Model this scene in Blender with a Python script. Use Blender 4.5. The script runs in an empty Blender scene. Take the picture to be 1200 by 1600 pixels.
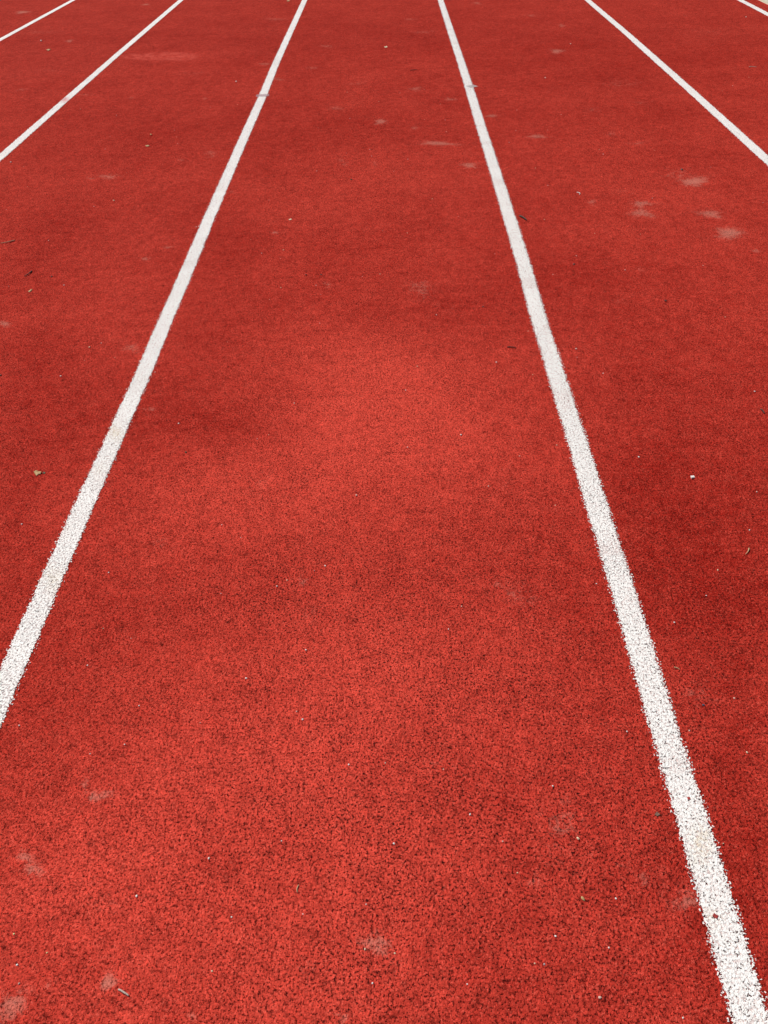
import bpy, bmesh, math, random
import numpy as np
from mathutils import Vector, Matrix, noise as mnoise

scene = bpy.context.scene
col = scene.collection
R = math.radians
random.seed(7)

# ------------------------------------------------------------------ camera (solved from the lane lines, 1.22 m apart)
F, PITCH, ROLL, YAW, CAM_H = 1202.0, R(41.891), R(-2.966), R(2.115), 1.2013
X_OFF = -0.7765                      # x of lane line number 2
_c, _s = math.cos(ROLL), math.sin(ROLL)
_cp, _sp = math.cos(PITCH), math.sin(PITCH)
RZ = Matrix.Rotation(YAW, 3, 'Z')


def cam_dir(x, y):
    """camera-plane direction (x right, y up, 1 forward) without roll -> world"""
    return RZ @ Vector((x, _cp + y * _sp, -_sp + y * _cp))


def at(px, py):
    """ground point (z = 0) seen at a pixel of the 1200 x 1600 photograph"""
    u, v = (px - 600) / F, -(py - 800) / F
    d = cam_dir(_c * u - _s * v, _s * u + _c * v)
    t = -CAM_H / d.z
    return Vector((d.x * t, d.y * t, 0.0))


right = (RZ @ Vector((_c, _s * _sp, _s * _cp))).normalized()
up = (RZ @ Vector((-_s, _c * _sp, _c * _cp))).normalized()
back = right.cross(up)
cam = bpy.data.cameras.new('camera')
cam.sensor_fit = 'VERTICAL'
cam.sensor_height = 36.0
cam.lens = 36.0 * F / 1600.0
cam.clip_start, cam.clip_end = 0.05, 2000
cam_o = bpy.data.objects.new('camera', cam)
cam_o.matrix_world = Matrix((
    (right.x, up.x, back.x, 0), (right.y, up.y, back.y, 0), (right.z, up.z, back.z, CAM_H), (0, 0, 0, 1)))
col.objects.link(cam_o)
scene.camera = cam_o

# ------------------------------------------------------------------ light
SUN_EL, SUN_AZ = R(50), R(-52)       # azimuth measured from +Y towards +X
world = bpy.data.worlds.new('World')
scene.world = world
world.use_nodes = True
wn = world.node_tree
sky = wn.nodes.new('ShaderNodeTexSky')
sky.sky_type = 'NISHITA'
sky.sun_disc = False
sky.sun_elevation = SUN_EL
sky.sun_rotation = SUN_AZ
wn.links.new(sky.outputs[0], wn.nodes['Background'].inputs[0])
wn.nodes['Background'].inputs[1].default_value = 0.052
sl = bpy.data.lights.new('sun', 'SUN')
sl.energy = 4.5
sl.angle = R(0.53)
sl.color = (1.0, 0.945, 0.865)
so = bpy.data.objects.new('sun', sl)
sd = Vector((math.sin(SUN_AZ) * math.cos(SUN_EL), math.cos(SUN_AZ) * math.cos(SUN_EL), math.sin(SUN_EL)))
so.rotation_euler = sd.to_track_quat('Z', 'Y').to_euler()
so.location = (0, 0, 10)
col.objects.link(so)
scene.view_settings.view_transform = 'Standard'
scene.view_settings.look = 'None'
scene.view_settings.exposure = 0.0
scene.view_settings.gamma = 1.0

# real granule relief: the surfaces are diced and displaced
scene.cycles.feature_set = 'EXPERIMENTAL'
scene.cycles.dicing_rate = 0.6
scene.cycles.offscreen_dicing_scale = 8.0
scene.cycles.max_subdivisions = 8

# ------------------------------------------------------------------ node helpers
class N:
    def __init__(s, tree):
        s.t = tree

    def add(s, kind, **kw):
        n = s.t.nodes.new(kind)
        for k, v in kw.items():
            setattr(n, k, v)
        return n

    def put(s, sock, v):
        if isinstance(v, bpy.types.NodeSocket):
            s.t.links.new(v, sock)
        else:
            sock.default_value = v

    def m(s, op, a, b=0.0, c=None, clamp=False):
        n = s.add('ShaderNodeMath', operation=op, use_clamp=clamp)
        s.put(n.inputs[0], a); s.put(n.inputs[1], b)
        if c is not None:
            s.put(n.inputs[2], c)
        return n.outputs[0]

    def smooth(s, v, a, b, lo=0.0, hi=1.0):
        n = s.add('ShaderNodeMapRange', interpolation_type='SMOOTHSTEP')
        s.put(n.inputs[0], v)
        for i, x in enumerate((a, b, lo, hi)):
            s.put(n.inputs[1 + i], x)
        return n.outputs[0]

    def noise(s, vec, scale, detail=2.0, rough=0.5, out=0, dist=0.0):
        n = s.add('ShaderNodeTexNoise', noise_dimensions='2D')
        s.put(n.inputs['Vector'], vec)
        n.inputs['Scale'].default_value = scale
        n.inputs['Detail'].default_value = detail
        n.inputs['Roughness'].default_value = rough
        n.inputs['Distortion'].default_value = dist
        return n.outputs[out]

    def voro(s, vec, scale, feature='F1', out=0):
        n = s.add('ShaderNodeTexVoronoi', voronoi_dimensions='2D', feature=feature)
        s.put(n.inputs['Vector'], vec)
        n.inputs['Scale'].default_value = scale
        return n.outputs[out]

    def mix(s, f, a, b, blend='MIX'):
        n = s.add('ShaderNodeMix', data_type='RGBA', blend_type=blend)
        s.put(n.inputs[0], f)
        for sock, v in ((n.inputs[6], a), (n.inputs[7], b)):
            s.put(sock, v if isinstance(v, bpy.types.NodeSocket) else (*v, 1.0))
        return n.outputs[2]

    def attr(s, name):
        return s.add('ShaderNodeAttribute', attribute_name=name).outputs['Fac']


def granule_group():
    """rubber granules: Height in metres, Gap 0..1 (open pore between granules), Tone random per granule"""
    g = bpy.data.node_groups.new('granules', 'ShaderNodeTree')
    for nm, io in (('Vector', 'INPUT'), ('Height', 'OUTPUT'), ('Gap', 'OUTPUT'), ('Tone', 'OUTPUT'), ('Fine', 'OUTPUT')):
        g.interface.new_socket(nm, in_out=io, socket_type='NodeSocketVector' if nm == 'Vector' else 'NodeSocketFloat')
    n = N(g)
    gi, go = n.add('NodeGroupInput'), n.add('NodeGroupOutput')
    vec = gi.outputs[0]
    warp = n.add('ShaderNodeVectorMath', operation='MULTIPLY_ADD')
    n.put(warp.inputs[0], n.noise(vec, 620, 1.0, 0.5, out=1))
    warp.inputs[1].default_value = (0.0026, 0.0026, 0)
    n.put(warp.inputs[2], vec)
    w = warp.outputs[0]
    SC = 430
    f1 = n.voro(w, SC)
    edge = n.voro(w, SC, 'DISTANCE_TO_EDGE')
    tone = n.voro(w, SC, out=1)
    sep = n.add('ShaderNodeSeparateColor'); n.put(sep.inputs[0], tone)
    pn = n.noise(vec, 238, 3.0, 0.66)
    big = n.noise(vec, 9, 3.0, 0.55)
    # pore width: opens where the noise is low, and where a stretch of the surface is coarser
    width = n.m('ADD', n.m('MULTIPLY', n.m('SUBTRACT', 0.500, pn), 1.75), n.m('MULTIPLY', n.m('SUBTRACT', big, 0.5), 0.16))
    gap = n.smooth(n.m('SUBTRACT', n.m('MINIMUM', width, 0.30), edge), -0.005, 0.055)
    fine = n.noise(vec, 1200, 2.0, 0.6)
    lump = n.noise(vec, 330, 2.0, 0.5)
    dome = n.m('SUBTRACT', 1.0, n.m('MULTIPLY', f1, f1))
    h = n.m('ADD', n.m('MULTIPLY', dome, 0.0006), n.m('MULTIPLY', sep.outputs[1], 0.0005))
    h = n.m('ADD', h, n.m('MULTIPLY', lump, 0.0014))
    h = n.m('ADD', h, n.m('MULTIPLY', fine, 0.0004))
    h = n.m('SUBTRACT', h, n.m('MULTIPLY', gap, 0.0020))
    h = n.m('SUBTRACT', h, 0.0015)
    g.links.new(h, go.inputs[0]); g.links.new(gap, go.inputs[1])
    g.links.new(sep.outputs[0], go.inputs[2]); g.links.new(fine, go.inputs[3])
    return g


GRAN = granule_group()


def new_mat(name):
    m = bpy.data.materials.new(name)
    m.use_nodes = True
    n = N(m.node_tree)
    return m, n, m.node_tree.nodes['Principled BSDF'], m.node_tree.nodes['Material Output']


def pos(n):
    return n.add('ShaderNodeTexCoord').outputs['Object']


def granules(n, vec):
    g = n.add('ShaderNodeGroup')
    g.node_tree = GRAN
    n.put(g.inputs[0], vec)
    return g.outputs


def relief(m, n, out, height):
    d = n.add('ShaderNodeDisplacement')
    n.put(d.inputs['Height'], height)
    d.inputs['Midlevel'].default_value = 0.0
    d.inputs['Scale'].default_value = 1.0
    n.t.links.new(d.outputs[0], out.inputs['Displacement'])
    m.displacement_method = 'BOTH'


def dice(o):
    md = o.modifiers.new('dice', 'SUBSURF')
    md.subdivision_type = 'SIMPLE'
    md.levels = 0
    md.render_levels = 0
    o.cycles.use_adaptive_subdivision = True
    o.cycles.dicing_rate = 1.0


# ------------------------------------------------------------------ track material
def track_material():
    m, n, p, out = new_mat('red_rubber_granules')
    vec = pos(n)
    h, gap, tone, fine = granules(n, vec)
    wear_vignette, dust, patch, pore = n.attr('wear_vignette'), n.attr('dust'), n.attr('patch'), n.attr('pore')
    big = n.noise(vec, 2.6, 4.0, 0.6)
    mid = n.noise(vec, 22, 4.0, 0.65)
    # pigment: deeper where less walked on and at vignetted edges, more orange where the coat has worn
    w = n.m('ADD', wear_vignette, n.m('MULTIPLY', n.m('SUBTRACT', big, 0.5), 0.5))
    w = n.m('ADD', w, n.m('MULTIPLY', n.m('SUBTRACT', mid, 0.5), 0.65), clamp=True)
    base = n.mix(w, (0.305, 0.0138, 0.0088), (0.665, 0.0705, 0.0465))
    clump = n.noise(vec, 95, 3.0, 0.75)
    tv = n.m('ADD', n.m('ADD', 0.74, n.m('MULTIPLY', tone, 0.36)), n.m('MULTIPLY', n.m('SUBTRACT', clump, 0.40), 0.80))
    tv = n.m('ADD', tv, n.m('MULTIPLY', n.m('SUBTRACT', n.noise(vec, 34, 4.0, 0.8), 0.48), 0.75))
    gr = n.add('ShaderNodeCombineColor')
    for i in range(3):
        n.put(gr.inputs[i], tv)
    base = n.mix(1.0, base, gr.outputs[0], 'MULTIPLY')
    # coarser open pockets in the coat, scattered between the fine pores
    pk = n.m('ADD', n.smooth(n.noise(vec, 82, 3.0, 0.78), 0.425, 0.33, 0.0, 0.42), n.smooth(n.noise(vec, 40, 4.0, 0.8), 0.42, 0.32, 0.0, 0.38), clamp=True)
    base = n.mix(pk, base, (0.085, 0.006, 0.004))
    # a few paler pinkish crumbs; glints off granule facets painted into the colour
    base = n.mix(n.smooth(tone, 0.80, 1.0, 0.0, 0.22), base, (0.74, 0.17, 0.12))
    # open pores: black binder rubber, with the shade between granules painted in
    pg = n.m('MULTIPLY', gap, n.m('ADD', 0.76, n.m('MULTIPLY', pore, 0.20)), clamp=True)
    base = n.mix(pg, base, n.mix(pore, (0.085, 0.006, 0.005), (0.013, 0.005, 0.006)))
    # smooth repair patch, a little pinker
    base = n.mix(n.m('MULTIPLY', patch, n.smooth(n.noise(vec, 16, 4.0, 0.7), 0.35, 0.7, 0.05, 0.75)), base, (0.62, 0.095, 0.070))
    # dried dust: catches on granule tops, broken up by the grain
    dn = n.noise(vec, 125, 4.0, 0.85)
    dn2 = n.noise(vec, 44, 5.0, 0.85, dist=0.9)
    dm = n.m('MULTIPLY', n.smooth(n.m('ADD', n.m('MULTIPLY', dust, 0.42), n.m('ADD', n.m('MULTIPLY', dn, 0.35), n.m('MULTIPLY', dn2, 0.85))), 0.68, 0.84), n.m('MULTIPLY', n.m('POWER', dust, 0.6), 0.56), clamp=True)
    dm = n.m('MULTIPLY', dm, n.m('SUBTRACT', 1.0, n.m('MULTIPLY', gap, 0.6)))
    base = n.mix(dm, base, (0.62, 0.27, 0.205))
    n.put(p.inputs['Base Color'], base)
    n.put(p.inputs['Roughness'], n.m('ADD', 0.78, n.m('MULTIPLY', fine, 0.2)))
    p.inputs['Specular IOR Level'].default_value = 0.02
    h2 = n.m('MULTIPLY', h, n.m('SUBTRACT', 1.0, n.m('MULTIPLY', patch, 0.5)))
    relief(m, n, out, h2)
    return m


def line_material():
    m, n, p, out = new_mat('white_line_paint')
    vec = pos(n)
    h, gap, tone, fine = granules(n, vec)
    across, ragged, stain, blush = n.attr('across'), n.attr('ragged'), n.attr('stain'), n.attr('blush')
    a = n.m('ABSOLUTE', across)                                  # metres from the centre
    e1 = n.noise(vec, 260, 2.0, 0.6)
    e2 = n.m('ADD', n.m('MULTIPLY', n.noise(vec, 60, 2.0, 0.5), 0.6), n.m('MULTIPLY', n.noise(vec, 13, 2.0, 0.5), 0.4))
    edge = n.m('ADD', a, n.m('MULTIPLY', n.m('SUBTRACT', e1, 0.5), n.m('MULTIPLY_ADD', ragged, 0.016, 0.006)))
    edge = n.m('ADD', edge, n.m('MULTIPLY', n.m('SUBTRACT', e2, 0.5), 0.013))
    edge = n.m('ADD', edge, n.m('MULTIPLY', gap, 0.003))
    inside = n.m('LESS_THAN', edge, 0.0243)
    # overspray: single crumbs outside the edge caught some paint
    spk = n.m('GREATER_THAN', n.m('ADD', tone, n.m('MULTIPLY', ragged, 0.05)), n.m('MULTIPLY_ADD', n.m('SUBTRACT', a, 0.024), 14.0, 0.90))
    spk = n.m('MULTIPLY', spk, n.m('LESS_THAN', gap, 0.2))
    cover = n.m('MAXIMUM', inside, spk)
    # paint missed the deepest pores and a few crumbs have flaked
    miss = n.m('MULTIPLY', n.m('GREATER_THAN', gap, 0.97), n.m('GREATER_THAN', n.m('ADD', n.noise(vec, 95, 2.0, 0.6), n.m('MULTIPLY', ragged, 0.12)), 0.66))
    cover = n.m('MULTIPLY', cover, n.m('SUBTRACT', 1.0, miss))
    c = n.mix(n.m('MULTIPLY', n.noise(vec, 30, 3.0, 0.6), 0.22), (0.91, 0.895, 0.87), (0.78, 0.74, 0.71))
    tn = n.m('MULTIPLY', n.smooth(gap, 0.15, 0.9), 0.50)
    c = n.mix(tn, c, (0.56, 0.27, 0.25))                         # thin paint in the pores
    c = n.mix(n.m('MULTIPLY', n.smooth(tone, 0.86, 0.98), 0.25), c, (0.66, 0.52, 0.49))
    c = n.mix(n.m('MULTIPLY', n.m('MULTIPLY', n.smooth(n.noise(vec, 7, 3.0, 0.6), 0.52, 0.72), n.smooth(n.noise(vec, 240, 2.0, 0.7), 0.45, 0.6)), n.m('MULTIPLY_ADD', ragged, 0.40, 0.05)), c, (0.62, 0.40, 0.36))
    c = n.mix(n.m('MULTIPLY', n.smooth(n.noise(vec, 115, 3.0, 0.75), 0.56, 0.68), n.m('MULTIPLY_ADD', ragged, 0.40, 0.12)), c, (0.58, 0.46, 0.45))
    c = n.mix(n.m('MULTIPLY', stain, n.smooth(n.noise(vec, 140, 2, 0.6), 0.38, 0.62, 0.2, 1.0)), c, (0.62, 0.47, 0.26))
    c = n.mix(blush, c, (0.72, 0.24, 0.24))
    n.put(p.inputs['Base Color'], c)
    p.inputs['Roughness'].default_value = 0.6
    p.inputs['Specular IOR Level'].default_value = 0.3
    tr = n.add('ShaderNodeBsdfTransparent')
    ms = n.add('ShaderNodeMixShader')
    n.put(ms.inputs[0], cover)
    n.t.links.new(tr.outputs[0], ms.inputs[1]); n.t.links.new(p.outputs[0], ms.inputs[2])
    n.t.links.new(ms.outputs[0], out.inputs['Surface'])
    relief(m, n, out, n.m('MULTIPLY', h, 0.36))
    return m


def mark_material(name, colour, strength):
    m, n, p, out = new_mat(name)
    vec = pos(n)
    h, gap, tone, fine = granules(n, vec)
    n.put(p.inputs['Base Color'], n.mix(n.noise(vec, 120, 2, 0.6), colour, tuple(c * 0.75 for c in colour)))
    p.inputs['Roughness'].default_value = 0.7
    e = n.m('ADD', n.attr('across'), n.m('MULTIPLY', n.m('SUBTRACT', n.noise(vec, 230, 2, 0.6), 0.5), 1.1))
    cover = n.m('MULTIPLY', n.m('LESS_THAN', e, 0.9), n.m('MULTIPLY', n.m('LESS_THAN', gap, 0.6), strength))
    tr = n.add('ShaderNodeBsdfTransparent')
    ms = n.add('ShaderNodeMixShader')
    n.put(ms.inputs[0], cover)
    n.t.links.new(tr.outputs[0], ms.inputs[1]); n.t.links.new(p.outputs[0], ms.inputs[2])
    n.t.links.new(ms.outputs[0], out.inputs['Surface'])
    relief(m, n, out, h)
    return m


def plain_mat(name, colour, colour2, scale=300.0, rough=0.7, bump=0.3):
    m, n, p, out = new_mat(name)
    vec = pos(n)
    nz = n.add('ShaderNodeTexNoise')
    n.put(nz.inputs['Vector'], vec)
    nz.inputs['Scale'].default_value = scale
    nz.inputs['Detail'].default_value = 4
    n.put(p.inputs['Base Color'], n.mix(n.smooth(nz.outputs[0], 0.35, 0.65), colour, colour2))
    p.inputs['Roughness'].default_value = rough
    b = n.add('ShaderNodeBump')
    b.inputs['Strength'].default_value = bump
    b.inputs['Distance'].default_value = 0.3 / scale
    n.put(b.inputs['Height'], nz.outputs[0])
    n.t.links.new(b.outputs[0], p.inputs['Normal'])
    return m


# ------------------------------------------------------------------ tags
def tag(o, label=None, cat=None, group=None, kind=None):
    for k, v in (('label', label), ('category', cat), ('group', group), ('kind', kind)):
        if v:
            o[k] = v
    return o


def link(name, me, mat):
    me.materials.append(mat)
    o = bpy.data.objects.new(name, me)
    col.objects.link(o)
    return o


# ------------------------------------------------------------------ the ground, the concrete edging, the track sheet
EA, EB = at(1184, 0), at(1200, 7.3)
TRACK_R = (EA.x + EB.x) / 2
TRACK_L = -9.0


def sheet(name, x0, x1, y0, y1, z, mat):
    me = bpy.data.meshes.new(name)
    me.from_pydata([(x0, y0, z), (x1, y0, z), (x1, y1, z), (x0, y1, z)], [], [(0, 1, 2, 3)])
    return link(name, me, mat)


g = sheet('ground', -400, 400, -400, 600, -0.06, plain_mat('dry_earth', (0.30, 0.25, 0.17), (0.22, 0.20, 0.11), 3.0, 0.9))
tag(g, 'dry sandy ground around the running track', 'ground', kind='structure')

bm = bmesh.new()
bmesh.ops.create_cube(bm, size=1.0)
bmesh.ops.scale(bm, vec=(1.6, 90.0, 0.07), verts=bm.verts)
bmesh.ops.translate(bm, vec=(TRACK_R + 0.8, 35.0, -0.035 + 0.006), verts=bm.verts)
bmesh.ops.bevel(bm, geom=[e for e in bm.edges], offset=0.006, segments=2, affect='EDGES')
me = bpy.data.meshes.new('concrete_path'); bm.to_mesh(me); bm.free()
k = link('concrete_path', me, plain_mat('pale_concrete', (0.60, 0.55, 0.43), (0.50, 0.46, 0.36), 60.0, 0.9))
tag(k, 'pale beige concrete path along the outer edge of the red track', 'path', kind='structure')

# (x, y, half width, half height) in photograph pixels, strength: dried dust and scuffs on the rubber
DUST = [
    (683, 224, 27, 3.5, .7), (733, 258, 14, 4, .7), (595, 190, 11, 4, .7), (768, 181, 11, 2.5, .6), (650, 139, 10, 4, .5),
    (703, 155, 9, 3, .5), (525, 169, 13, 3.5, .4), (510, 72, 14, 2, .4), (488, 106, 12, 2, .4), (648, 200, 8, 3, .4),
    (1085, 284, 17, 7, .9), (1003, 318, 16, 5, .6), (1003, 333, 17, 8, .6), (1110, 334, 19, 6, .7), (1140, 364, 21, 7, .95),
    (1060, 272, 30, 8, .3), (925, 315, 6, 5, .5), (870, 80, 9, 4, .7), (838, 213, 14, 4, .6), (830, 24, 9, 2, .4),
    (878, 40, 6, 2.5, .5), (955, 210, 10, 4, .35), (995, 224, 15, 2.5, .4), (970, 130, 30, 8, .25), (925, 172, 12, 5, .3),
    (657, 450, 17, 11, .5), (510, 444, 7, 5, .5), (429, 363, 6, 2, .7), (228, 404, 9, 3.5, .5), (262, 386, 6, 2.5, .55),
    (206, 543, 11, 8, .5), (237, 640, 11, 3.5, .5), (473, 908, 9, 7, .6), (485, 960, 12, 10, .3), (133, 1226, 6, 6, .8),
    (166, 1239, 8, 8, .6), (145, 1244, 9, 8, .75), (37, 1338, 9, 10, .7), (53, 1359, 14, 11, .75), (172, 1532, 12, 11, .95),
    (165, 1541, 7, 5, .8), (18, 1570, 22, 22, .75), (80, 1537, 9, 8, .4), (590, 1477, 20, 17, .75), (535, 1590, 14, 9, .7),
    (478, 1512, 17, 12, .4), (885, 1285, 35, 30, .18), (870, 1310, 25, 40, .17), (1075, 1408, 16, 18, .55), (1095, 1085, 20, 16, .3),
    (1010, 1370, 40, 30, .25), (833, 1376, 13, 7, .4), (108, 64, 7, 2, .6), (35, 19, 11, 2, .8), (228, 7, 6, 1.5, .7),
    (414, 100, 9, 2.5, .5), (435, 124, 7, 3, .5), (535, 252, 9, 7, .3), (585, 256, 7, 4, .3), (267, 1566, 11, 4, .5),
    (304, 1586, 6, 6, .8), (170, 276, 14, 5, .5), (141, 279, 5, 2, .5), (284, 250, 7, 2, .4), (330, 240, 12, 6, .35),
    (320, 154, 5, 2, .4), (205, 153, 5, 2, .4), (130, 148, 14, 2, .35), (1000, 160, 14, 5, .25), (1180, 392, 9, 3, .5),
    (815, 930, 26, 22, .3), (780, 915, 10, 8, .35), (790, 752, 22, 16, .22), (405, 755, 22, 20, .18), (250, 850, 18, 12, .25),
    (690, 1195, 40, 20, .15), (150, 1400, 60, 30, .12), (975, 300, 20, 5, .2), (360, 300, 10, 3, .3), (660, 50, 20, 3, .3),
    (640, 30, 8, 2, .4), (745, 5, 6, 2.5, .5), (1120, 170, 8, 4, .25), (700, 480, 20, 6, .2), (560, 130, 20, 3, .25),
    (300, 115, 24, 3, .2), (60, 50, 30, 4, .25), (75, 110, 20, 3, .2), (1110, 50, 40, 5, .2), (430, 30, 22, 2, .35),
    (1000, 420, 10, 3, .35), (960, 470, 12, 4, .25), (35, 140, 12, 3, .3), (200, 480, 14, 5, .2), (8, 506, 9, 4, .8),
]
# broad tone: + worn and brighter, - deeper red, with corner vignette painted in
WEAR_VIGNETTE = [
    (180, 1420, 260, 190, .28), (640, 1420, 330, 130, .12),
    (620, 600, 190, 95, .50), (600, 640, 120, 60, .20), (560, 760, 260, 110, .30), (520, 1060, 300, 130, .30), (430, 1170, 260, 120, .25),
    (760, 1030, 200, 100, .15), (540, 1330, 320, 120, .22), (280, 760, 90, 120, .15), (630, 260, 130, 60, .15), (440, 330, 60, 30, .2),
    (150, 500, 110, 100, .12), (1000, 330, 160, 90, .10), (200, 1350, 200, 120, .15), (600, 1550, 400, 80, .12), (250, 88, 80, 8, .1),
    (290, 645, 95, 50, -.40), (690, 490, 130, 42, -.38), (330, 545, 80, 30, -.18), (60, 620, 100, 110, -.28), (1120, 900, 130, 230, -.42),
    (1080, 640, 140, 130, -.25), (930, 420, 150, 90, -.15), (350, 370, 70, 40, -.25), (560, 205, 220, 30, -.15), (900, 140, 250, 60, -.12),
    (60, 380, 70, 60, -.2), (250, 200, 200, 50, -.18), (600, 60, 500, 45, -.20), (1150, 1350, 80, 240, -.30), (900, 1560, 260, 70, -.22),
    (30, 860, 50, 130, -.25), (90, 1080, 110, 90, -.10), (460, 905, 130, 50, -.10), (1000, 780, 70, 110, -.2), (640, 350, 160, 35, -.12),
]
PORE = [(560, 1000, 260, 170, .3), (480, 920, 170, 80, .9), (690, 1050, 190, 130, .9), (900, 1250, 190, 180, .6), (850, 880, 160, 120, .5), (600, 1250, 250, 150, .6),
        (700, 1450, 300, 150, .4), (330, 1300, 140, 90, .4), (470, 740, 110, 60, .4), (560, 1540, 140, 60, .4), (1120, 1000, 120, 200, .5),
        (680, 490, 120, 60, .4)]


def axis(a, fine0, fine1, step, b):
    lo = np.arange(a, fine0, 0.5) if a < fine0 else np.array([])
    hi = np.arange(fine1, b, 1.0)
    return np.unique(np.r_[lo, np.arange(fine0, fine1, step), hi, b].round(5))


def footprint(spots, X, Y, power=1.0, wob=0.25):
    out = np.zeros_like(X)
    for i, (px, py, rx, ry, s) in enumerate(spots):
        c = at(px, py)
        ex = (at(px + rx, py) - at(px - rx, py)) / 2
        ey = (at(px, py - ry) - at(px, py + ry)) / 2
        det = ex.x * ey.y - ex.y * ey.x
        dx, dy = X - c.x, Y - c.y
        r = max(ex.length, ey.length) * 3
        msk = (abs(dx) < r) & (abs(dy) < r)
        dx, dy = dx[msk], dy[msk]
        a = (dx * ey.y - dy * ey.x) / det
        b = (-dx * ex.y + dy * ex.x) / det
        th = np.arctan2(b, a)
        rr = np.sqrt(a * a + b * b) * (1 + wob * (np.sin(2 * th + i) * .6 + np.sin(3 * th + 2.1 * i) * .5 + np.sin(5 * th + i * 1.7) * .35))
        out[msk] += s * np.exp(-(rr ** (2 * power)) * 0.9)
    return out


def track():
    xs = axis(TRACK_L, -4.2, min(3.2, TRACK_R - 0.02), 0.010, TRACK_R)
    ys = np.unique(np.r_[axis(-8.0, 0.28, 4.5, 0.010, 4.51), np.arange(4.51, 9.6, 0.02), np.arange(10, 81, 1.0)].round(5))
    nx, ny = len(xs), len(ys)
    X, Y = np.meshgrid(xs, ys)
    co = np.zeros((ny, nx, 3), np.float32)
    co[..., 0], co[..., 1] = X, Y
    i = np.arange(nx * ny).reshape(ny, nx)
    q = np.stack([i[:-1, :-1], i[:-1, 1:], i[1:, 1:], i[1:, :-1]], -1).reshape(-1, 4)
    me = bpy.data.meshes.new('track_surface')
    me.vertices.add(nx * ny)
    me.vertices.foreach_set('co', co.ravel())
    me.loops.add(q.size)
    me.loops.foreach_set('vertex_index', q.ravel().astype(np.int32))
    me.polygons.add(len(q))
    me.polygons.foreach_set('loop_start', np.arange(0, q.size, 4, dtype=np.int32))
    me.update(calc_edges=True)
    dust = footprint(DUST, X, Y, 1.0, 0.25).clip(0, 1)
    patch = footprint([(222, 89, 34, 5, 1), (262, 87.5, 40, 6.5, 1), (292, 88, 16, 5.5, 1)], X, Y, 3.0, 0.12).clip(0, 1)
    wear_vignette = (0.50 + 0.85 * footprint([t for t in WEAR_VIGNETTE if t[4] > 0], X, Y, wob=0.22) + 0.66 * footprint([t for t in WEAR_VIGNETTE if t[4] < 0], X, Y, wob=0.30)).clip(0, 1)
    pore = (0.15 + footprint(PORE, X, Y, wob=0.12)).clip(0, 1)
    for nm, arr in (('dust', dust), ('patch', patch), ('wear_vignette', wear_vignette), ('pore', pore)):
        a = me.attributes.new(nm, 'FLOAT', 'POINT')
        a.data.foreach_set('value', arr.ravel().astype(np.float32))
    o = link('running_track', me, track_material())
    dice(o)
    tag(o, 'red granular rubber running track surface with scuffs and dust', 'running track', kind='structure')
    return o


track()

# ------------------------------------------------------------------ white lane lines, painted by hand so they wander a few millimetres
CENTRES = {
    0: [(114.6, 0), (57, 31.3), (0, 62.3)],
    1: [(283, 0), (185, 84), (104, 155), (0, 246.5)],
    2: [(476.2, 0), (430.6, 100), (410.5, 150), (388, 200), (366, 250), (344.5, 300), (322.8, 350), (302.3, 400), (259.3, 500), (217, 600),
        (172, 700), (127, 800), (83, 900), (40, 1000), (-4, 1100)],
    3: [(688.2, 0), (704.7, 50), (721.2, 100), (737, 150), (752, 200), (768, 250), (783.7, 300), (799, 350), (814.5, 400), (842.2, 500),
        (873.8, 600), (905, 700), (935, 800), (966.2, 900), (996.5, 1000), (1025.5, 1100), (1056.5, 1200), (1087.5, 1300), (1116, 1400),
        (1146, 1500), (1174, 1600)],
    4: [(917.5, 0), (976.5, 50), (1032.5, 100), (1050, 115.5), (1125, 183), (1200, 251.5)],
    5: [(1155.5, 0), (1178, 11), (1200, 23)],
}
LINE_LABELS = {
    0: 'white lane line cutting the top left corner, leftmost of all',
    1: 'white lane line crossed by a small pink smear, second from the left',
    2: 'white lane line with yellowish stains and a mauve tick, left of the central lane',
    3: 'longest white lane line, speckled and ragged, running down to the bottom right corner',
    4: 'clean white lane line reaching the right side below the outermost line',
    5: 'white outermost lane line beside the beige concrete in the top right corner',
}
RAGGED = {0: .2, 1: .35, 2: .55, 3: 1.0, 4: .3, 5: .15}
STAINS = [(180, 676, 11, 10, .55), (82, 905, 14, 14, .40), (1096, 1318, 16, 22, .55), (1112, 1438, 12, 14, .35), (152, 735, 12, 10, .18)]
BLUSH = [(101, 156, 9, 4, .75)]
LINE_Z = 0.0012


def smooth_line(pts):
    P = [at(*p) for p in pts]
    P.sort(key=lambda v: v.y)
    A = np.array([(v.x, v.y) for v in P])
    slope = np.polyfit(A[:, 1], A[:, 0], 1)[0]
    ys = np.r_[-2.0, np.arange(0.2, 6.2, 0.02), np.arange(6.5, 70, 0.75)]
    lo = A[0, 0] + (ys - A[0, 1]) * slope * 0.5
    hi = A[-1, 0] + (ys - A[-1, 1]) * slope * 0.5
    x = np.interp(ys, A[:, 1], A[:, 0])
    x = np.where(ys < A[0, 1], lo, np.where(ys > A[-1, 1], hi, x))
    k = np.hanning(9); k /= k.sum()
    x2 = np.convolve(np.pad(x, 4, mode='edge'), k, 'valid')
    mid = (ys > 0.3) & (ys < 6.0)
    return np.where(mid, x2, x), ys


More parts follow.
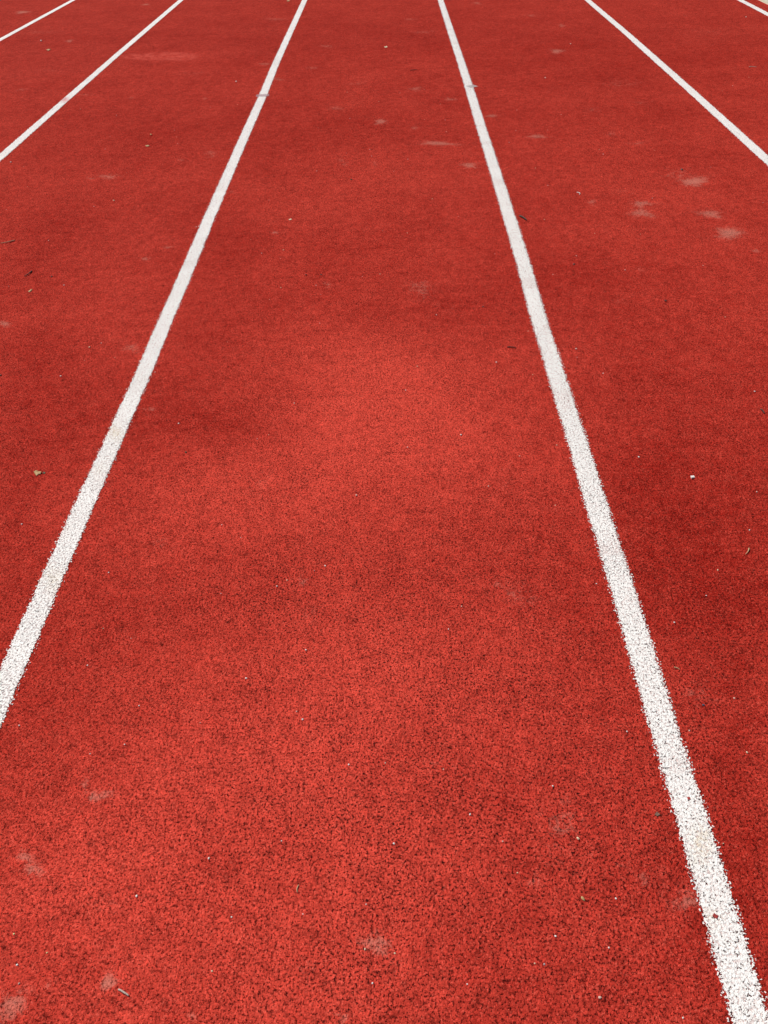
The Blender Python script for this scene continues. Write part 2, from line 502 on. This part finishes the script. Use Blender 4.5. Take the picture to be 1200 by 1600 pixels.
LINE_MAT = line_material()
for i, pts in CENTRES.items():
    x, y = smooth_line(pts)
    half = 0.031
    acr = np.linspace(-half, half, 7)
    X = x[:, None] + acr[None, :]
    Y = np.repeat(y[:, None], 7, 1)
    n = len(y)
    verts = np.stack([X, Y, np.full_like(X, LINE_Z)], -1).reshape(-1, 3)
    idx = np.arange(n * 7).reshape(n, 7)
    q = np.stack([idx[:-1, :-1], idx[:-1, 1:], idx[1:, 1:], idx[1:, :-1]], -1).reshape(-1, 4)
    me = bpy.data.meshes.new('lane_line')
    me.from_pydata(verts.tolist(), [], q.tolist())
    st = footprint(STAINS, X, Y).clip(0, 1)
    bl = footprint(BLUSH, X, Y).clip(0, 1)
    for nm, arr in (('across', np.tile(acr, n)), ('ragged', np.full(n * 7, RAGGED[i])), ('stain', st.ravel()), ('blush', bl.ravel())):
        a = me.attributes.new(nm, 'FLOAT', 'POINT')
        a.data.foreach_set('value', np.asarray(arr, np.float32))
    o = link('lane_line', me, LINE_MAT)
    dice(o)
    tag(o, LINE_LABELS[i], 'lane line', 'white painted lane lines')


# ------------------------------------------------------------------ small paint marks
def mark(name, pa, pb, wid, mat, label):
    a, b = at(*pa), at(*pb)
    d = (b - a); L = d.length; d.normalize()
    s = Vector((-d.y, d.x, 0))
    vs, fs, ac = [], [], []
    nu, nv = 12, 5
    for i in range(nu):
        for j in range(nv):
            u, v = i / (nu - 1) * 2 - 1, j / (nv - 1) * 2 - 1
            p = a + d * L * (u + 1) / 2 + s * v * wid / 2
            vs.append((p.x, p.y, LINE_Z + 0.0012)); ac.append(max(abs(u) ** 3, abs(v)))
    for i in range(nu - 1):
        for j in range(nv - 1):
            k = i * nv + j
            fs.append((k, k + nv, k + nv + 1, k + 1))
    me = bpy.data.meshes.new(name)
    me.from_pydata(vs, [], fs)
    at_ = me.attributes.new('across', 'FLOAT', 'POINT')
    at_.data.foreach_set('value', np.asarray(ac, np.float32))
    o = link(name, me, mat)
    dice(o)
    return tag(o, label, 'paint mark')


mark('paint_tick', (400, 150), (421, 149), 0.060, mark_material('mauve_chalk', (0.66, 0.44, 0.48), 0.62),
     'pale mauve tick drawn across the white line left of the central lane')
mark('paint_stub', (731, 136.5), (743.5, 134), 0.060, mark_material('grey_chalk', (0.70, 0.62, 0.62), 0.70),
     'short greyish stub of paint jutting right from the longest white line')

# ------------------------------------------------------------------ loose bits lying on the track
M = {
    'white': plain_mat('white_stone', (0.80, 0.79, 0.76), (0.66, 0.64, 0.60), 400),
    'cream': plain_mat('cream_stone', (0.72, 0.58, 0.40), (0.58, 0.44, 0.29), 400),
    'pink': plain_mat('pinkish_stone', (0.70, 0.50, 0.42), (0.58, 0.38, 0.31), 400),
    'yellow': plain_mat('yellowish_stone', (0.72, 0.62, 0.30), (0.58, 0.48, 0.20), 400),
    'grey': plain_mat('grey_stone', (0.36, 0.35, 0.37), (0.24, 0.23, 0.25), 400),
    'black': plain_mat('black_rubber', (0.016, 0.013, 0.013), (0.035, 0.028, 0.027), 500, 0.6),
    'blue': plain_mat('blue_black_chip', (0.03, 0.045, 0.08), (0.06, 0.08, 0.13), 500, 0.5),
    'bark': plain_mat('dark_bark', (0.035, 0.020, 0.015), (0.075, 0.040, 0.028), 700, 0.8),
    'straw': plain_mat('dry_straw', (0.52, 0.38, 0.21), (0.38, 0.26, 0.14), 500, 0.7),
    'greystraw': plain_mat('weathered_straw', (0.50, 0.42, 0.36), (0.33, 0.25, 0.21), 500, 0.7),
    'leaf': plain_mat('dry_leaf', (0.48, 0.30, 0.12), (0.32, 0.19, 0.08), 350, 0.7),
    'moss': plain_mat('dark_green_bit', (0.05, 0.055, 0.025), (0.09, 0.09, 0.04), 500, 0.8),
    'brown': plain_mat('brown_bark_flake', (0.22, 0.115, 0.075), (0.13, 0.07, 0.05), 450, 0.8),
    'red': plain_mat('red_rubber_crumb', (0.36, 0.035, 0.028), (0.26, 0.022, 0.018), 450, 0.8),
}
REST = 0.0002


def finish(bm, name, mat, loc, rz, label, cat, group=None, smooth=True):
    me = bpy.data.meshes.new(name)
    for f in bm.faces:
        f.smooth = smooth
    bm.to_mesh(me); bm.free()
    o = link(name, me, M[mat])
    o.location = loc
    o.rotation_euler = (0, 0, rz)
    if group == '':
        group = None
    return tag(o, label, cat, group)


def pebble(px, py, wpx, mat, label, flat=0.65, aspect=1.25, cat='pebble', name='pebble'):
    """irregular faceted stone, wpx photograph pixels wide"""
    p = at(px, py)
    size = 0.86 * (at(px + wpx / 2, py) - at(px - wpx / 2, py)).length
    bm = bmesh.new()
    bmesh.ops.create_icosphere(bm, subdivisions=2, radius=0.5)
    sd_ = Vector((px * .13, py * .17, 3.1))
    for v in bm.verts:
        k = 1 + 0.38 * mnoise.noise(v.co * 2.3 + sd_) + 0.12 * mnoise.noise(v.co * 6 + sd_)
        v.co *= k
        for nrm, lim in ((Vector((.8, .3, .5)).normalized(), .36), (Vector((-.5, .7, .5)).normalized(), .38)):
            dd = v.co.dot(nrm) - lim
            if dd > 0:
                v.co -= nrm * dd * 0.85
        v.co = Vector((v.co.x * aspect, v.co.y, v.co.z * flat)) * size / (aspect * 0.95)
    z0 = min(v.co.z for v in bm.verts)
    for v in bm.verts:
        v.co.z -= z0
    return finish(bm, name, mat, (p.x, p.y, REST), (px * 7.3 + py) % 6.28, label, cat, 'loose stones and grit on the track' if cat == 'pebble' else None, smooth=False)


def tube(path, radii, seg=8):
    bm = bmesh.new()
    rings = []
    n = len(path)
    for i, p in enumerate(path):
        d = (path[min(i + 1, n - 1)] - path[max(i - 1, 0)]).normalized()
        s = d.cross(Vector((0, 0, 1))).normalized()
        u = s.cross(d)
        rings.append([bm.verts.new(p + (s * math.cos(t) + u * math.sin(t)) * radii[i]) for t in [k * 2 * math.pi / seg for k in range(seg)]])
    for a, b in zip(rings, rings[1:]):
        for k in range(seg):
            bm.faces.new((a[k], a[(k + 1) % seg], b[(k + 1) % seg], b[k]))
    bm.faces.new(rings[0][::-1]); bm.faces.new(rings[-1])
    bmesh.ops.recalc_face_normals(bm, faces=bm.faces)
    return bm


def stick(pa, pb, wpx, mat, label, cat='twig', name='twig', bow=0.06, taper=0.6, lift=0.6, knots=True):
    a, b = at(*pa), at(*pb)
    c = (a + b) / 2
    r = (at(pa[0] + wpx / 2, pa[1]) - at(pa[0] - wpx / 2, pa[1])).length / 2
    L = (b - a).length
    d = (b - a).normalized(); s = Vector((-d.y, d.x, 0))
    n = 14
    path, rad = [], []
    for i in range(n):
        t = i / (n - 1)
        w = math.sin(t * math.pi) * bow * L + mnoise.noise(Vector((t * 3, pa[0], 0))) * 0.02 * L
        path.append(a - c + d * L * t + s * w + Vector((0, 0, r * 1.05 + lift * r * math.sin(t * math.pi))))
        k = 1 - (1 - taper) * t
        if knots:
            k *= 1 + (0.35 if i in (4, 9) else 0) + 0.15 * mnoise.noise(Vector((t * 9, pa[1], 1)))
        rad.append(r * k * (0.6 if i in (0, n - 1) else 1))
    bm = tube(path, rad)
    return finish(bm, name, mat, (c.x, c.y, REST), 0, label, cat)


def flake(pts, mat, label, cat, name, curl=0.35, thick=0.0006):
    """thin curled bit: outline given by photograph pixels, lifted and curled off the ground, with thickness"""
    P = [at(*p) for p in pts]
    c = sum(P, Vector()) / len(P)
    bm = bmesh.new()
    ring = [bm.verts.new(p - c) for p in P]
    f = bm.faces.new(ring)
    bmesh.ops.subdivide_edges(bm, edges=bm.edges[:], cuts=3, use_grid_fill=True)
    bmesh.ops.triangulate(bm, faces=bm.faces[:])
    bmesh.ops.subdivide_edges(bm, edges=bm.edges[:], cuts=1)
    size = max(v.co.length for v in bm.verts)
    for v in bm.verts:
        q = v.co.copy()
        v.co.z = curl * (q.x * 0.7 + q.y * 0.3) ** 2 / size + 0.10 * size * mnoise.noise(q / size * 2.5 + c * 9) + 0.12 * size
        v.co.x += 0.06 * size * mnoise.noise(q / size * 5 + Vector((3, 1, 2)))
        v.co.y += 0.06 * size * mnoise.noise(q / size * 5 + Vector((7, 4, 2)))
    z0 = min(v.co.z for v in bm.verts)
    for v in bm.verts:
        v.co.z -= z0
    bmesh.ops.recalc_face_normals(bm, faces=bm.faces)
    ex = bmesh.ops.extrude_face_region(bm, geom=bm.faces[:])
    for v in [e for e in ex['geom'] if isinstance(e, bmesh.types.BMVert)]:
        v.co.z += thick
    bmesh.ops.recalc_face_normals(bm, faces=bm.faces)
    return finish(bm, name, mat, (c.x, c.y, REST), 0, label, cat)


def husk(pa, pb, wpx, mat, label, name='seed_husk'):
    a, b = at(*pa), at(*pb)
    c = (a + b) / 2
    L = (b - a).length
    r = (at(pa[0] + wpx / 2, pa[1]) - at(pa[0] - wpx / 2, pa[1])).length / 2
    d = (b - a).normalized()
    n = 12
    path, rad = [], []
    for i in range(n):
        t = i / (n - 1)
        path.append(a - c + d * L * t + Vector((0, 0, r * 0.8)))
        rad.append(max(r * (math.sin(math.pi * t ** 0.8) ** 0.75), r * 0.06))
    bm = tube(path, rad, 12)
    for v in bm.verts:                        # crease along the back
        side = (v.co - d * v.co.dot(d))
        if v.co.z > r and abs(side.dot(Vector((-d.y, d.x, 0)))) < r * 0.25:
            v.co.z -= r * 0.3
        v.co.z *= 0.75
    return finish(bm, name, mat, (c.x, c.y, REST), 0, label, 'seed husk')


def chip(px, py, wpx, hpx, ang, mat, label, name='chip', cat='chip'):
    p = at(px, py)
    w = (at(px + wpx / 2, py) - at(px - wpx / 2, py)).length
    h = (at(px, py + hpx / 2) - at(px, py - hpx / 2)).length
    bm = bmesh.new()
    bmesh.ops.create_cube(bm, size=1.0)
    bmesh.ops.subdivide_edges(bm, edges=bm.edges[:], cuts=2, use_grid_fill=True)
    t = min(w, h) * 0.45
    for v in bm.verts:
        j = 0.12 * mnoise.noise(v.co * 3 + Vector((px, py, 0)))
        v.co = Vector((v.co.x * (w + j * w), v.co.y * (h + j * h), (v.co.z + 0.5) * t * (1 + 2 * j)))
    bmesh.ops.bevel(bm, geom=[e for e in bm.edges if e.calc_face_angle(0) > 0.8], offset=t * 0.15, segments=1, affect='EDGES')
    return finish(bm, name, mat, (p.x, p.y, REST), ang, label, cat, smooth=False)


# twigs, straws, leaf bits
stick((811.5, 338.5), (823, 345.5), 2.7, 'bark', 'dark straight twig just right of the longest white line, in the upper half', bow=0.03)
stick((50, 424), (38, 433), 1.8, 'bark', 'thin dark twig near the left edge, left of the central lane', bow=0.1)
stick((24, 376), (1, 381), 1.4, 'straw', 'thin pale dry stalk touching the left edge of the picture', cat='straw', name='straw', bow=0.08, knots=False)
stick((185.5, 1546), (202, 1556.5), 3.0, 'greystraw', 'pale grey straw lying near the bottom left beside a dusty blotch', cat='straw', name='straw', bow=0.015, taper=0.85, knots=False)
stick((467, 1383), (464.5, 1395), 1.9, 'straw', 'short brown straw in the central lane near the bottom', cat='straw', name='straw', bow=-0.12, knots=False)
stick((1170, 857), (1164.5, 867), 2.2, 'straw', 'curved tan grass blade close to the right edge', cat='grass blade', name='grass_blade', bow=0.07, taper=0.4, knots=False)
stick((1053, 1043), (1062, 1047), 1.6, 'straw', 'tiny tan stalk right of the speckled white line, halfway down', cat='straw', name='straw', bow=0.1, knots=False)
stick((901, 301), (905, 305), 1.2, 'white', 'tiny curved white fibre in the lane right of the longest line', cat='fibre', name='fibre', bow=0.25, knots=False)
stick((1170, 105), (1182, 105.5), 1.2, 'greystraw', 'thin greyish straw in the upper right lane', cat='straw', name='straw', bow=0.05, knots=False)
stick((792, 543), (807, 544), 1.6, 'bark', 'thin dark stalk lying level, left beside the longest white line', bow=0.04)
stick((641, 110.5), (652, 109.5), 0.9, 'bark', 'small dark twig near the top of the central lane', bow=0.05)
stick((1188, 640), (1194, 647), 2.2, 'bark', 'short dark twig at the right edge above the grass blade', bow=0.06)
flake([(53, 738), (57, 735.5), (61, 737), (65, 738), (64, 741), (60, 742), (57, 744), (55, 741)], 'leaf',
      'curled tan leaf fragment left of the line with yellowish stains', 'leaf fragment', 'leaf_fragment')
flake([(66.5, 739), (69, 737.5), (71.5, 739), (69.5, 741)], 'moss', 'tiny dark green scrap beside the curled tan leaf fragment', 'leaf fragment', 'leaf_fragment')
flake([(1022, 1274), (1026, 1268.5), (1031.5, 1273.5), (1027, 1276)], 'brown',
      'brown triangular flake left of the ragged white line, lower right', 'bark flake', 'bark_flake', curl=0.5, thick=0.0008)
flake([(44, 456), (48, 452.5), (51, 452), (49, 455), (46, 457)], 'leaf', 'pale tan scrap below the thin dark twig on the left', 'leaf fragment', 'leaf_fragment')
flake([(448, 1.5), (452, 0.5), (453, 2), (449, 3)], 'leaf', 'speck of dry leaf at the very top of the central lane', 'leaf fragment', 'leaf_fragment')
flake([(451, 343), (455, 342), (456, 343.4), (452, 344.4)], 'cream', 'cream sliver in the left part of the central lane', 'leaf fragment', 'leaf_fragment')
flake([(600, 73.5), (604, 72.5), (606, 74), (602, 75)], 'cream', 'cream scrap near the top middle of the central lane', 'leaf fragment', 'leaf_fragment')
flake([(72, 78.5), (77, 77), (80, 77.5), (76, 79.5)], 'leaf', 'tan leaf scrap between the two leftmost white lines', 'leaf fragment', 'leaf_fragment')
flake([(227, 227.5), (232, 227), (234, 228.5), (229, 229.5)], 'leaf', 'tan sliver between the pink smeared line and the central lane', 'leaf fragment', 'leaf_fragment')
husk((908, 1401), (913.5, 1408.5), 4.6, 'leaf', 'tan seed husk in the lower right of the central lane')
chip(1082, 746, 5.4, 3.0, 0.15, 'white', 'small white rectangular chip alone in the lane right of the longest line')
chip(1117.5, 1432, 6.0, 7.0, 0.9, 'red', 'red rubber crumb stuck on the ragged white line', 'rubber_crumb', 'rubber crumb')
chip(1076, 1248, 4.5, 4.0, 0.3, 'red', 'small dark red crumb on the white line above the yellowish stain', 'rubber_crumb', 'rubber crumb')

# stones and crumbs big enough to point at
for a in [
    (903, 1310.5, 5.5, 'cream', 'round cream pebble in a faint dusty patch, lower right of central lane'),
    (937, 1559, 5.5, 'pink', 'pinkish pebble near the bottom, largest stone left of the ragged line'),
    (1067, 1590.5, 3.6, 'white', 'white pebble at the bottom edge beside the ragged white line'),
    (868, 1463, 4.0, 'white', 'white pebble beside a dark pore, above a pair of grey and white stones'),
    (835.5, 1505.5, 3.2, 'cream', 'small cream stone, left one of a close pair near the bottom'),
    (850.5, 1507, 4.0, 'grey', 'grey stone, right one of a close pair near the bottom'),
    (615.5, 1318.5, 4.0, 'white', 'bright white pebble in the lower middle of the central lane'),
    (582, 1536.5, 3.6, 'white', 'white pebble below the large dusty blotch at the bottom middle'),
    (730, 1538, 2.8, 'white', 'small white stone near the bottom, right of the middle'),
    (362, 1433, 3.0, 'white', 'white stone in the bottom left third, above a cream one'),
    (331.5, 1517.5, 3.6, 'cream', 'cream stone low on the left of the central lane'),
    (27, 1508, 4.2, 'white', 'bright white pebble in the bottom left corner above a dusty blotch'),
    (22, 1459.5, 3.6, 'yellow', 'yellowish pebble at the lower left edge of the picture'),
    (73.5, 1489, 3.0, 'yellow', 'tiny yellow stone right of the bright white corner pebble'),
    (30, 1537, 3.6, 'pink', 'pink stone at the top of the bottom left dusty blotch'),
    (473, 1124.5, 3.8, 'white', 'white pebble left of the middle of the central lane, lower half'),
    (545, 1195, 3.4, 'white', 'white pebble near the middle of the central lane, lower half'),
    (478, 1016, 3.2, 'white', 'white stone just below the dark porous patch'),
    (508, 884.5, 3.4, 'white', 'white stone just above the dark porous patch'),
    (557, 774.5, 4.0, 'pink', 'pinkish stone at the very middle of the picture'),
    (720.5, 680, 3.4, 'white', 'white stone in the central lane, below the darker red patch'),
    (775.5, 566.5, 3.0, 'white', 'white stone left of the longest line near its dark level stalk'),
    (900, 545.5, 3.2, 'white', 'white stone just right of the longest line, upper half'),
    (998, 714.5, 3.2, 'white', 'small white stone left of the white rectangular chip'),
    (1179, 612, 3.2, 'white', 'white stone at the right edge above the short dark twig'),
    (1171, 828.5, 2.8, 'white', 'white speck of stone just above the tan grass blade'),
    (1103.5, 931, 2.6, 'white', 'white speck of stone below the tan grass blade'),
    (979.5, 1143.5, 3.2, 'white', 'white stone just left of the speckled line, lower half'),
    (1077, 1142, 3.4, 'pink', 'pinkish stone just right of the speckled line, lower half'),
    (1167, 1176, 4.0, 'cream', 'cream stone near the right edge, below a blue black chip'),
    (863.5, 1228.5, 3.0, 'white', 'white stone above the faint dusty patch'),
    (808.5, 1364, 3.0, 'cream', 'tiny cream stone below left of the round cream pebble'),
    (236, 211, 3.2, 'yellow', 'yellowish white stone between the smeared line and the central lane'),
    (64.5, 64.5, 3.4, 'white', 'flat white stone between the two leftmost lines, near the top'),
    (17, 254, 3.0, 'white', 'white stone at the left edge below the pink smeared line'),
    (369, 128, 3.0, 'white', 'white stone left of the mauve ticked line near the top'),
    (178, 314, 3.2, 'cream', 'cream stone in the lane left of the central lane'),
    (95, 588, 3.2, 'white', 'white stone in the left lane, near the left edge'),
    (140, 543, 3.2, 'cream', 'cream stone in the left lane, left of a faint scuff'),
    (170, 895, 2.8, 'white', 'white stone right of the line with yellowish stains'),
    (34.5, 819.5, 3.0, 'white', 'white stone below the curled tan leaf fragment'),
    (137, 1040, 2.8, 'white', 'white stone in the lower left, close to the white line'),
    (195, 1163.5, 2.8, 'white', 'white stone in the lower left, above the dusty paw-like blotches'),
    (217.5, 1103, 2.6, 'white', 'white speck of stone in the lower left of the central lane'),
    (852, 122, 2.6, 'white', 'white stone in the upper lane right of the longest line'),
    (891.5, 69, 2.4, 'white', 'white stone near a greyish scuff, upper lane right of the longest line'),
    (1165.5, 27, 2.6, 'white', 'white stone just below the outermost line, top right corner'),
]:
    pebble(*a)
for a in [
    (1065, 265.5, 5.0, 'black', 'black crumb above the strong dusty scuff in the upper right lane'),
    (1040, 470.5, 4.4, 'black', 'black crumb in the middle of the right lane'),
    (755, 479.5, 3.6, 'black', 'black crumb in the darker red patch of the central lane'),
    (478, 429.5, 3.4, 'black', 'black crumb, left one of a pair in the central lane'),
    (502, 429.5, 3.4, 'black', 'black crumb, right one of a pair in the central lane'),
    (897, 413.5, 4.0, 'black', 'black crumb right of the longest line, upper half'),
    (290.5, 707, 4.0, 'moss', 'dark green crumb in the dark red patch right of the left line'),
    (549, 281, 3.6, 'moss', 'dark green crumb in the upper central lane'),
    (81, 432.5, 3.4, 'black', 'black crumb right of the thin dark twig on the left'),
    (1, 587, 4.0, 'black', 'black crumb cut by the left edge of the picture'),
    (1099, 1102, 5.0, 'blue', 'blue black chip in a smooth patch right of the speckled line'),
]:
    pebble(*a, cat='crumb', name='rubber_crumb', flat=0.55)

# fine grit: specks nobody could count
def grit():
    bm = bmesh.new()
    rng = random.Random(11)
    for i in range(330):
        p = Vector((rng.uniform(-2.6, 3.0), 0.35 + (rng.random() ** 1.3) * 4.8, 0))
        s = rng.uniform(0.0007, 0.0016) * (1 + 0.20 * p.y / 3)
        mtx = Matrix.Translation((p.x, p.y, REST + s * 0.4)) @ Matrix.Rotation(rng.uniform(0, 6.28), 4, 'Z') @ Matrix.Diagonal((s * rng.uniform(1, 1.8), s, s * 0.8, 1))
        r = bmesh.ops.create_icosphere(bm, subdivisions=1, radius=1.0, matrix=mtx)
        mi = rng.choice((0, 0, 0, 1, 1, 2))
        for v in r['verts']:
            v.co += Vector((rng.uniform(-.2, .2), rng.uniform(-.2, .2), rng.uniform(-.1, .1))) * s
            for f in v.link_faces:
                f.material_index = mi
    me = bpy.data.meshes.new('grit')
    bm.to_mesh(me); bm.free()
    for k in ('white', 'cream', 'pink'):
        me.materials.append(M[k])
    o = bpy.data.objects.new('grit', me)
    col.objects.link(o)
    tag(o, 'fine pale grit sprinkled over the red rubber track', 'grit', kind='stuff')


grit()
